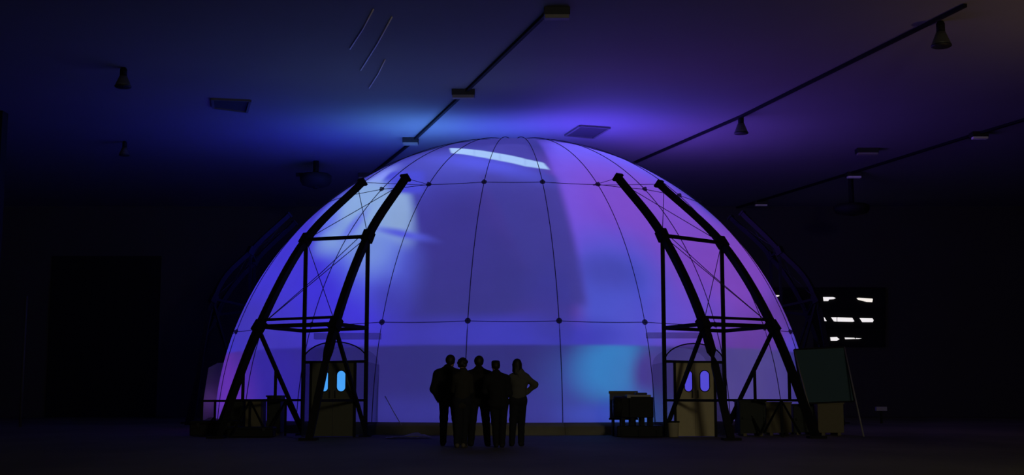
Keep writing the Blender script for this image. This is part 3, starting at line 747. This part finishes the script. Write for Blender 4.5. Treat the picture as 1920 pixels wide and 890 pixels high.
# ------------------------------------------------------------------ people: implicit surfaces meshed with surface nets
def field_mesh(prims, h=.009, k=.03, noise=0.0, seed=0):
    """prims: ('c', a, b, ra, rb[, flat]) tapered capsules, ('e', centre, radii) ellipsoids, ('-e', ...) cut, ('box+', ...) none"""
    lo = np.array([1e9] * 3); hi = -lo
    for p in prims:
        if p[0] == 'c':
            for q, r in ((p[1], p[3]), (p[2], p[4])): lo = np.minimum(lo, np.array(q) - r); hi = np.maximum(hi, np.array(q) + r)
        elif p[0] == 'e': lo = np.minimum(lo, np.array(p[1]) - np.array(p[2])); hi = np.maximum(hi, np.array(p[1]) + np.array(p[2]))
    lo -= .03; hi += .03; n = np.ceil((hi - lo) / h).astype(int) + 1
    F = np.full(n, .2, np.float32); ax = [lo[i] + h * np.arange(n[i]) for i in range(3)]
    for p in prims:
        if p[0] == 'c':
            a, b = np.array(p[1], float), np.array(p[2], float); R = max(p[3], p[4]); mn = np.minimum(a, b) - R; mx = np.maximum(a, b) + R
            kk = p[5] if len(p) > 5 else k
        else: mn = np.array(p[1]) - np.array(p[2]); mx = np.array(p[1]) + np.array(p[2]); kk = p[3] if len(p) > 3 else k
        i0 = np.maximum(np.floor((mn - .06 - lo) / h).astype(int), 0); i1 = np.minimum(np.ceil((mx + .06 - lo) / h).astype(int) + 1, n)
        if (i1 <= i0).any(): continue
        X, Y, Z = np.meshgrid(ax[0][i0[0]:i1[0]], ax[1][i0[1]:i1[1]], ax[2][i0[2]:i1[2]], indexing='ij')
        if p[0] == 'c':
            d = b - a; L2 = max(d @ d, 1e-9)
            t = np.clip(((X - a[0]) * d[0] + (Y - a[1]) * d[1] + (Z - a[2]) * d[2]) / L2, 0, 1)
            D = np.sqrt((X - a[0] - t * d[0]) ** 2 + (Y - a[1] - t * d[1]) ** 2 + (Z - a[2] - t * d[2]) ** 2) - (p[3] + (p[4] - p[3]) * t)
        else:
            r = np.array(p[2]); q = np.sqrt(((X - p[1][0]) / r[0]) ** 2 + ((Y - p[1][1]) / r[1]) ** 2 + ((Z - p[1][2]) / r[2]) ** 2)
            D = (q - 1) * r.min() * .9
        S = F[i0[0]:i1[0], i0[1]:i1[1], i0[2]:i1[2]]
        if p[0] == '-e':
            hh = np.clip(.5 - .5 * (S + D) / kk, 0, 1); S[:] = S * (1 - hh) + (-D) * hh + kk * hh * (1 - hh)
        else:
            hh = np.clip(.5 + .5 * (S - D) / kk, 0, 1); S[:] = S * (1 - hh) + D * hh - kk * hh * (1 - hh)
    if noise:
        X, Y, Z = np.meshgrid(*ax, indexing='ij'); s = seed * 1.7
        F += noise * (np.sin(23 * Z + 9 * X + s) * np.sin(17 * X + 11 * Z + 2 * s) + .6 * np.sin(41 * Z - 19 * Y + 13 * X + s))
    F[0] = F[-1] = .2; F[:, 0] = F[:, -1] = .2; F[:, :, 0] = F[:, :, -1] = .2
    ins = F < 0; c = sum(ins[i:n[0] - 1 + i, j:n[1] - 1 + j, l:n[2] - 1 + l].astype(np.int8) for i in (0, 1) for j in (0, 1) for l in (0, 1))
    cells = np.argwhere((c > 0) & (c < 8)); idx = -np.ones(np.array(F.shape) - 1, int); idx[tuple(cells.T)] = np.arange(len(cells))
    acc = np.zeros((len(cells), 3)); cnt = np.zeros(len(cells)); corners = [(i, j, l) for i in (0, 1) for j in (0, 1) for l in (0, 1)]
    for A_ in corners:
        for d in range(3):
            if A_[d]: continue
            B_ = list(A_); B_[d] = 1; B_ = tuple(B_)
            fa = F[tuple((cells + A_).T)]; fb = F[tuple((cells + B_).T)]; m = (fa < 0) != (fb < 0)
            t = np.where(m, fa / np.where(m, fa - fb, 1), 0)
            pt = np.array(A_)[None, :] + np.eye(3)[d][None, :] * t[:, None]
            acc += pt * m[:, None]; cnt += m
    V = lo + h * (cells + acc / cnt[:, None]); faces = []
    for d in range(3):
        e1, e2 = [(1, 2), (2, 0), (0, 1)][d]
        s0 = [slice(1, -1)] * 3; s0[d] = slice(0, -1); s1 = list(s0); s1[d] = slice(1, None)
        a = ins[tuple(s0)]; b = ins[tuple(s1)]; ed = np.argwhere(a != b)
        off = np.ones(3, int); off[d] = 0; ed = ed + off; sgn = ins[tuple(ed.T)]
        E1 = np.eye(3, dtype=int)[e1]; E2 = np.eye(3, dtype=int)[e2]
        q = np.stack([idx[tuple((ed - E1 - E2).T)], idx[tuple((ed - E2).T)], idx[tuple(ed.T)], idx[tuple((ed - E1).T)]], 1)
        q[~sgn] = q[~sgn][:, ::-1]; faces.append(q)
    return V, np.concatenate(faces)
def mesh_obj(name, V, Fc, m, parent):
    me = bpy.data.meshes.new(name); me.vertices.add(len(V)); me.vertices.foreach_set('co', V.astype(np.float32).ravel())
    me.loops.add(Fc.size); me.loops.foreach_set('vertex_index', Fc.astype(np.int32).ravel()); me.polygons.add(len(Fc))
    me.polygons.foreach_set('loop_start', np.arange(0, Fc.size, 4, dtype=np.int32)); me.polygons.foreach_set('use_smooth', np.ones(len(Fc), bool))
    me.update(calc_edges=True); me.validate(); me.materials.append(m)
    o = bpy.data.objects.new(name, me); C.objects.link(o); o.parent = parent; return o
SKIN = mat('skin', (.35, .2, .14), .6, scale=30)
HAIR = mat('dark_hair', (.012, .009, .008), .6, scale=60, bump=.4)
def person(px, foot_y, head_y, pose, lab):
    base = floor_at(px, foot_y); Y = base.y; H = at(px, head_y, Y).z; s = H / 1.80
    t = thing('person', lab, 'person', (base.x, base.y, 0), pose.get('rz', 0), group='five people watching the dome'); t.scale = (s, s, s)
    g = pose.get; w = g('w', 1.0); lean = g('lean', 0.0); V3 = lambda *a: np.array(a, float)
    hx = g('hip_x', 0.0); cxs = hx + lean * .45      # chest centre x
    hipL, hipR = V3(hx - .09 * w, 0, .92), V3(hx + .09 * w, 0, .92)
    (fxl, fyl, tol), (fxr, fyr, tor) = g('feet', ((-.13, 0, -8), (.13, .02, 8)))
    ankL, ankR = V3(fxl, fyl, .09), V3(fxr, fyr, .09)
    bend = g('knee', .03)
    knL = (hipL + ankL) / 2 + V3(0, bend, .03); knR = (hipR + ankR) / 2 + V3(0, bend, .03)
    sh = .185 * w * g('shw', 1.0); chest = V3(cxs, .01, 1.33); neck = V3(cxs + lean * .1, .0, 1.50)
    SL, SR = V3(cxs - sh, 0, 1.405), V3(cxs + sh, 0, 1.405)
    hd = V3(cxs + lean * .2 + g('hx', 0.0), .03 + g('hy', 0.0), 1.672)
    arms = []
    for S, key, sd in ((SL, 'armL', -1), (SR, 'armR', 1)):
        el, wr = g(key); arms.append((S, V3(*el), V3(*wr), sd))
    fl = g('turn', 0.0)  # head turn, degrees
    cF, sF = math.cos(math.radians(fl)), math.sin(math.radians(fl))
    def hp(x, y, z): return hd + V3(x * cF - y * sF, x * sF + y * cF, z)
    # ---- body: one continuous surface
    P = [('e', hp(0, -.012, .02), (.076, .095, .095), .02), ('e', hp(0, .028, -.05), (.058, .062, .07), .03), ('e', hp(0, .05, -.095), (.032, .03, .022), .03),
         ('c', hp(0, .088, .012), hp(0, .112, -.028), .009, .015, .012), ('e', hp(0, .09, -.062), (.026, .012, .008), .008), ('e', hp(0, .088, -.074), (.022, .012, .008), .008),
         ('c', hp(-.045, .08, .028), hp(.045, .08, .028), .012, .012, .02),
         ('-e', hp(-.03, .096, .006), (.016, .012, .010), .01), ('-e', hp(.03, .096, .006), (.016, .012, .010), .01),
         ('e', hp(-.03, .078, .006), (.012, .012, .010), .004), ('e', hp(.03, .078, .006), (.012, .012, .010), .004),
         ('e', hp(-.08, .0, -.012), (.010, .020, .032), .008), ('e', hp(.08, .0, -.012), (.010, .020, .032), .008),
         ('c', neck - V3(0, 0, .05), hd + V3(0, -.01, -.05), .058, .053, .03)]
    tor = [('c', SL + V3(.05, 0, -.01), SR - V3(.05, 0, .01), .065, .065), ('c', chest + V3(-.07 * w, .01, -.02), chest + V3(.07 * w, .01, -.02), .105, .105),
           ('c', chest + V3(-.05 * w, 0, -.05), V3(hx - .045 * w, 0, 1.02), .10, .095), ('c', chest + V3(.05 * w, 0, -.05), V3(hx + .045 * w, 0, 1.02), .10, .095),
           ('c', hipL + V3(.01, 0, .03), hipR + V3(-.01, 0, .03), .10, .10)]
    P += tor
    for hip, kn, an in ((hipL, knL, ankL), (hipR, knR, ankR)):
        P += [('c', hip, kn, .085, .055), ('c', kn, an, .053, .036), ('c', kn + V3(0, -.02, -.06), (kn + an) / 2 + V3(0, -.02, .03), .05, .045)]
    for an, to in ((ankL, tol), (ankR, tor_ := tor if False else tor)) if False else ():
        pass
    for an, ang in ((ankL, tol), (ankR, g('feet', ((-.13, 0, -8), (.13, .02, 8)))[1][2])):
        r = math.radians(ang); dv = V3(math.sin(r), math.cos(r), 0); P.append(('c', an + V3(0, 0, -.04) - dv * .03, an + V3(0, 0, -.058) + dv * .14, .038, .028))
    for S, el, wr, sd in arms:
        P += [('c', S, el, .052, .040), ('c', el, wr, .038, .026)]
        d = (wr - el); d /= np.linalg.norm(d); side = np.cross(d, V3(0, 0, 1)) if abs(d[2]) < .8 else V3(0, 1, 0)
        side = side - d * (side @ d); side /= np.linalg.norm(side); nrm = np.cross(d, side)
        pal = wr + d * .05
        P += [('c', wr + side * .012, pal + side * .022 + d * .025, .020, .019, .012), ('c', wr - side * .012, pal - side * .022 + d * .025, .020, .019, .012)]
        for q, ln in zip((-1.5, -.5, .5, 1.5), (.068, .08, .076, .058)):
            b0 = wr + d * .085 + side * (.020 * q); m_ = b0 + d * ln * .5 + nrm * sd * -.010; e_ = b0 + d * ln * .85 + nrm * sd * -.034
            P += [('c', b0 - d * .02, m_, .0095, .009, .004), ('c', m_, e_, .009, .0078, .004)]
        fwd = side if side[1] > 0 else -side
        b0 = wr + d * .03 + fwd * .028; P += [('c', b0, b0 + d * .035 + fwd * .028, .013, .011, .008), ('c', b0 + d * .035 + fwd * .028, b0 + d * .065 + fwd * .034, .010, .009, .006)]
    V, Fc = field_mesh(P, .0085, .035); body = mesh_obj('body', V, Fc, SKIN, t)
    # ---- clothes
    ex = g('coat', .022); J = [(p[0], p[1], p[2], p[3] + ex, p[4] + ex) for p in tor[:4]]
    bz = g('hem', .86)
    for q in (-1, 1): J.append(('c', V3(hx + q * .05 * w, 0, 1.05), V3(hx + q * .055 * w, 0, bz + .07), .105 + ex * .8, .098 + ex))
    for S, el, wr, sd in arms:
        J += [('c', S, el, .058 + ex * .8, .050 + ex * .7), ('c', el, wr - (wr - el) * .04, .048 + ex * .7, .036 + ex * .5)]
    for q in (-1, 1): J.append(('c', neck + V3(q * .03, -.01, .0), V3(cxs + q * (sh - .02), -.005, 1.41), .062 + ex * .5, .055 + ex))
    if g('collar', True): J.append(('c', neck + V3(0, -.005, -.05), neck + V3(0, 0, .045), .082, .074))
    if g('hood'): J.append(('e', neck + V3(0, -.075, .01), (.10, .06, .07), .04))
    V, Fc = field_mesh(J, .010, .045, .0028, px % 7); jk = mesh_obj(g('top_name', 'jacket'), V, Fc, g('top_mat'), t)
    if g('hem_mat'):
        Hm = [('c', V3(hx - .06 * w, 0, bz + .02), V3(hx + .06 * w, 0, bz + .02), .112, .112), ('c', V3(hx - .055 * w, 0, bz - .02), V3(hx + .055 * w, 0, bz - .02), .113, .113)]
        V, Fc = field_mesh(Hm, .010, .03, .002); mesh_obj('shirt_hem', V[:], Fc, g('hem_mat'), t)
    et = g('trou', .022); T = [('c', hipL + V3(.01, 0, .05), hipR + V3(-.01, 0, .05), .10 + et, .10 + et), ('c', hipL, hipR, .095 + et, .095 + et)]
    for hip, kn, an in ((hipL, knL, ankL), (hipR, knR, ankR)):
        T += [('c', hip, kn, .088 + et, .060 + et), ('c', kn, an + V3(0, 0, -.01), .058 + et, .044 + et)]
    V, Fc = field_mesh(T, .010, .03, .0025, px % 5); mesh_obj('trousers', V, Fc, g('leg_mat'), t)
    for an, ang in ((ankL, tol), (ankR, g('feet', ((-.13, 0, -8), (.13, .02, 8)))[1][2])):
        r = math.radians(ang); dv = V3(math.sin(r), math.cos(r), 0); sv = V3(dv[1], -dv[0], 0)
        Sh = [('c', an + V3(0, 0, -.045) - dv * .045, an + V3(0, 0, -.045) + dv * .06, .045, .045), ('c', an + V3(0, 0, -.05) + dv * .06, an + V3(0, 0, -.058) + dv * .17, .042, .032), ('c', an + V3(0, 0, -.02) - dv * .02, an + V3(0, 0, .02) - dv * .015, .045, .044)]
        V, Fc = field_mesh(Sh, .009, .02); V[:, 2] = np.maximum(V[:, 2], 0.0); mesh_obj('shoe', V, Fc, g('shoe_mat', RUBBER), t)
    # ---- hair
    hk = g('hair', 'short')
    if hk == 'short': Hh = [('e', hp(0, -.022, .032), (.098, .104, .104), .02), ('c', hp(0, -.07, .0), hp(0, -.068, -.05), .05, .035, .03), ('c', hp(-.05, -.02, .02), hp(-.05, -.04, -.02), .036, .03, .02), ('c', hp(.05, -.02, .02), hp(.05, -.04, -.02), .036, .03, .02)]
    elif hk == 'curly':
        Hh = [('e', hp(0, -.02, .025), (.096, .10, .10), .02)]; rr = random.Random(3)
        for _ in range(60):
            a = rr.uniform(0, 2 * PI); e = rr.uniform(-.7, 1.4); x, y, z = math.cos(e) * math.cos(a), math.cos(e) * math.sin(a), math.sin(e)
            if y > .35 and z < .35: continue
            c_ = hp(.09 * x, -.02 + .09 * y, .02 + .092 * z); Hh.append(('e', c_, (.027, .027, .027), .012))
    elif hk == 'flat': Hh = [('e', hp(0, -.02, .03), (.093, .10, .096), .02), ('c', hp(-.05, .0, .085), hp(.05, .0, .085), .04, .04, .02), ('c', hp(0, -.068, .0), hp(0, -.066, -.04), .05, .034, .03)]
    else:  # long
        Hh = [('e', hp(0, -.02, .03), (.094, .104, .10), .02), ('c', hp(-.045, -.05, 0), hp(-.055, -.085, -.17), .05, .04), ('c', hp(.045, -.05, 0), hp(.05, -.085, -.19), .05, .038), ('c', hp(0, -.07, -.02), hp(0, -.10, -.25), .06, .03),
              ('c', hp(-.07, 0, 0), hp(-.08, -.02, -.13), .028, .026), ('c', hp(.07, 0, 0), hp(.08, -.02, -.13), .028, .026)]
    V, Fc = field_mesh(Hh, .008, .025, .0016); mesh_obj('hair', V, Fc, HAIR, t)
    return t
BLK = mat('black_cotton', (.006, .006, .007), .9, scale=30, bump=.1)
NAV = mat('dark_navy_denim', (.007, .008, .014), .9, scale=60, bump=.1)
BRN = mat('dark_brown_wool', (.010, .008, .007), .95, scale=40, bump=.2)
GRY = mat('grey_knit', (.07, .068, .06), .95, scale=60, bump=.3)
OLV = mat('dull_olive_cotton', (.022, .020, .015), .9, scale=40, bump=.1)
WHT = mat('white_cotton', (.3, .28, .23), .9, scale=40)
TANS = mat('scuffed_tan_shoe', (.10, .08, .06), .7)
person(842, 835, 665, dict(w=1.12, lean=-.06, hx=.06, hip_x=.0, feet=((-.12, 0, -12), (.16, .06, 10)), armL=((-.305, -.05, 1.12), (-.22, .10, .92)), armR=((.22, .10, 1.16), (.16, .30, 1.10)), top_mat=BLK, leg_mat=NAV, coat=.045, hem=.84, hair='short', turn=-12),
       'person at the left end of the group in a bulky black jacket, elbow out')
person(866, 839, 671, dict(w=.80, lean=.03, hx=-.01, feet=((-.10, 0, -8), (.04, .04, 16)), armL=((-.16, .08, 1.15), (-.10, .28, 1.12)), armR=((.17, .06, 1.14), (.10, .26, 1.07)), top_mat=OLV, leg_mat=NAV, trou=.024, coat=.016, hem=.80, hair='curly', turn=-8, shoe_mat=TANS),
       'slim person with round curly hair, second from the left in the group')
person(898, 836, 667, dict(w=1.14, lean=-.01, feet=((-.16, 0, -14), (.17, .03, 12)), armL=((-.28, .10, 1.17), (-.14, .32, 1.14)), armR=((.28, .10, 1.17), (.14, .32, 1.14)), top_mat=BRN, leg_mat=BLK, coat=.036, hem=.86, hair='short', turn=6, hood=True),
       'broad person in the middle of the group standing with legs apart')
person(935, 838.5, 675, dict(w=1.08, lean=-.10, hip_x=.0, hx=.0, feet=((-.05, .05, -6), (.07, 0, 8)), armL=((-.27, .10, 1.17), (-.12, .30, 1.12)), armR=((.21, .05, 1.12), (.14, .28, 1.04)), top_mat=BLK, leg_mat=BLK, coat=.038, hem=.82, hair='flat', turn=10),
       'person in black with short flat-topped hair, second from the right in the group')
person(967, 836, 672, dict(w=.84, lean=.05, hip_x=.05, hx=-.06, feet=((-.08, 0, -10), (.11, .05, 14)), armL=((-.16, .12, 1.14), (-.04, .30, 1.08)), armR=((.40, -.02, 1.26), (.225, .05, 1.09)), top_mat=GRY, leg_mat=NAV, coat=.020, hem=1.0, hem_mat=WHT, hair='long', turn=18, trou=.020, top_name='jumper'),
       'long-haired woman in a grey jumper and dark jeans, hand on hip, at right')
# guard rail in front of the left flank
a = at(378, 751, 33.4); b = at(432, 751, 33.4)
t = thing('guard_rail', 'short black guard rail at the far left foot of the dome', 'railing', ((a.x + b.x) / 2, a.y, 0))
hl = (b.x - a.x) / 2
tube('rail', [(-hl, 0, a.z), (hl, 0, a.z)], .028, STEEL, t, square=True)
for x in (-hl + .02, -.02, hl - .02):
    tube('upright', [(x, 0, 0), (x, 0, a.z)], .026, STEEL, t, square=True)
tube('brace', [(-hl, 0, .1), (-.02, 0, .5)], .02, STEEL, t, square=True)
# two warm fill lights on stands, added outside the picture: one to the right under the roof, one behind the camera
def fill_light(loc, lab, h, energy, aim, spot, col, soft=.15):
    t = thing('fill_light', lab, 'lamp', (loc[0], loc[1], 0), group='warm fill lights added outside the picture')
    tube('stand_pole', [(0, 0, 0), (0, 0, h - .25)], .03, STEEL, t)
    bx('head', (0, 0, h - .15), (.4, .25, .2), DARK, t, bevel=.02)
    for k in range(3):
        an = k * 2 * PI / 3; tube('leg', [(0, 0, .5), (.6 * math.cos(an), .6 * math.sin(an), 0)], .02, STEEL, t)
    L = bpy.data.lights.new('fill_lamp', 'SPOT'); L.energy = energy; L.color = col; L.spot_size = math.radians(spot); L.spot_blend = .9; L.shadow_soft_size = soft
    o = bpy.data.objects.new('fill_lamp', L); C.objects.link(o); o.location = (loc[0], loc[1], h)
    o.rotation_euler = (Vector(aim) - o.location).to_track_quat('-Z', 'Y').to_euler()
fill_light((16, 30), 'low warm fill light added on a stand beyond the right edge of the picture', 2.4, 330, (16, 30, 11), 130, (1, .62, .28))
fill_light((9, -4), 'tall warm fill light added on a stand behind the viewer', 6.5, 2700, (3, 30, 0), 80, (1, .9, .62), 1.6)
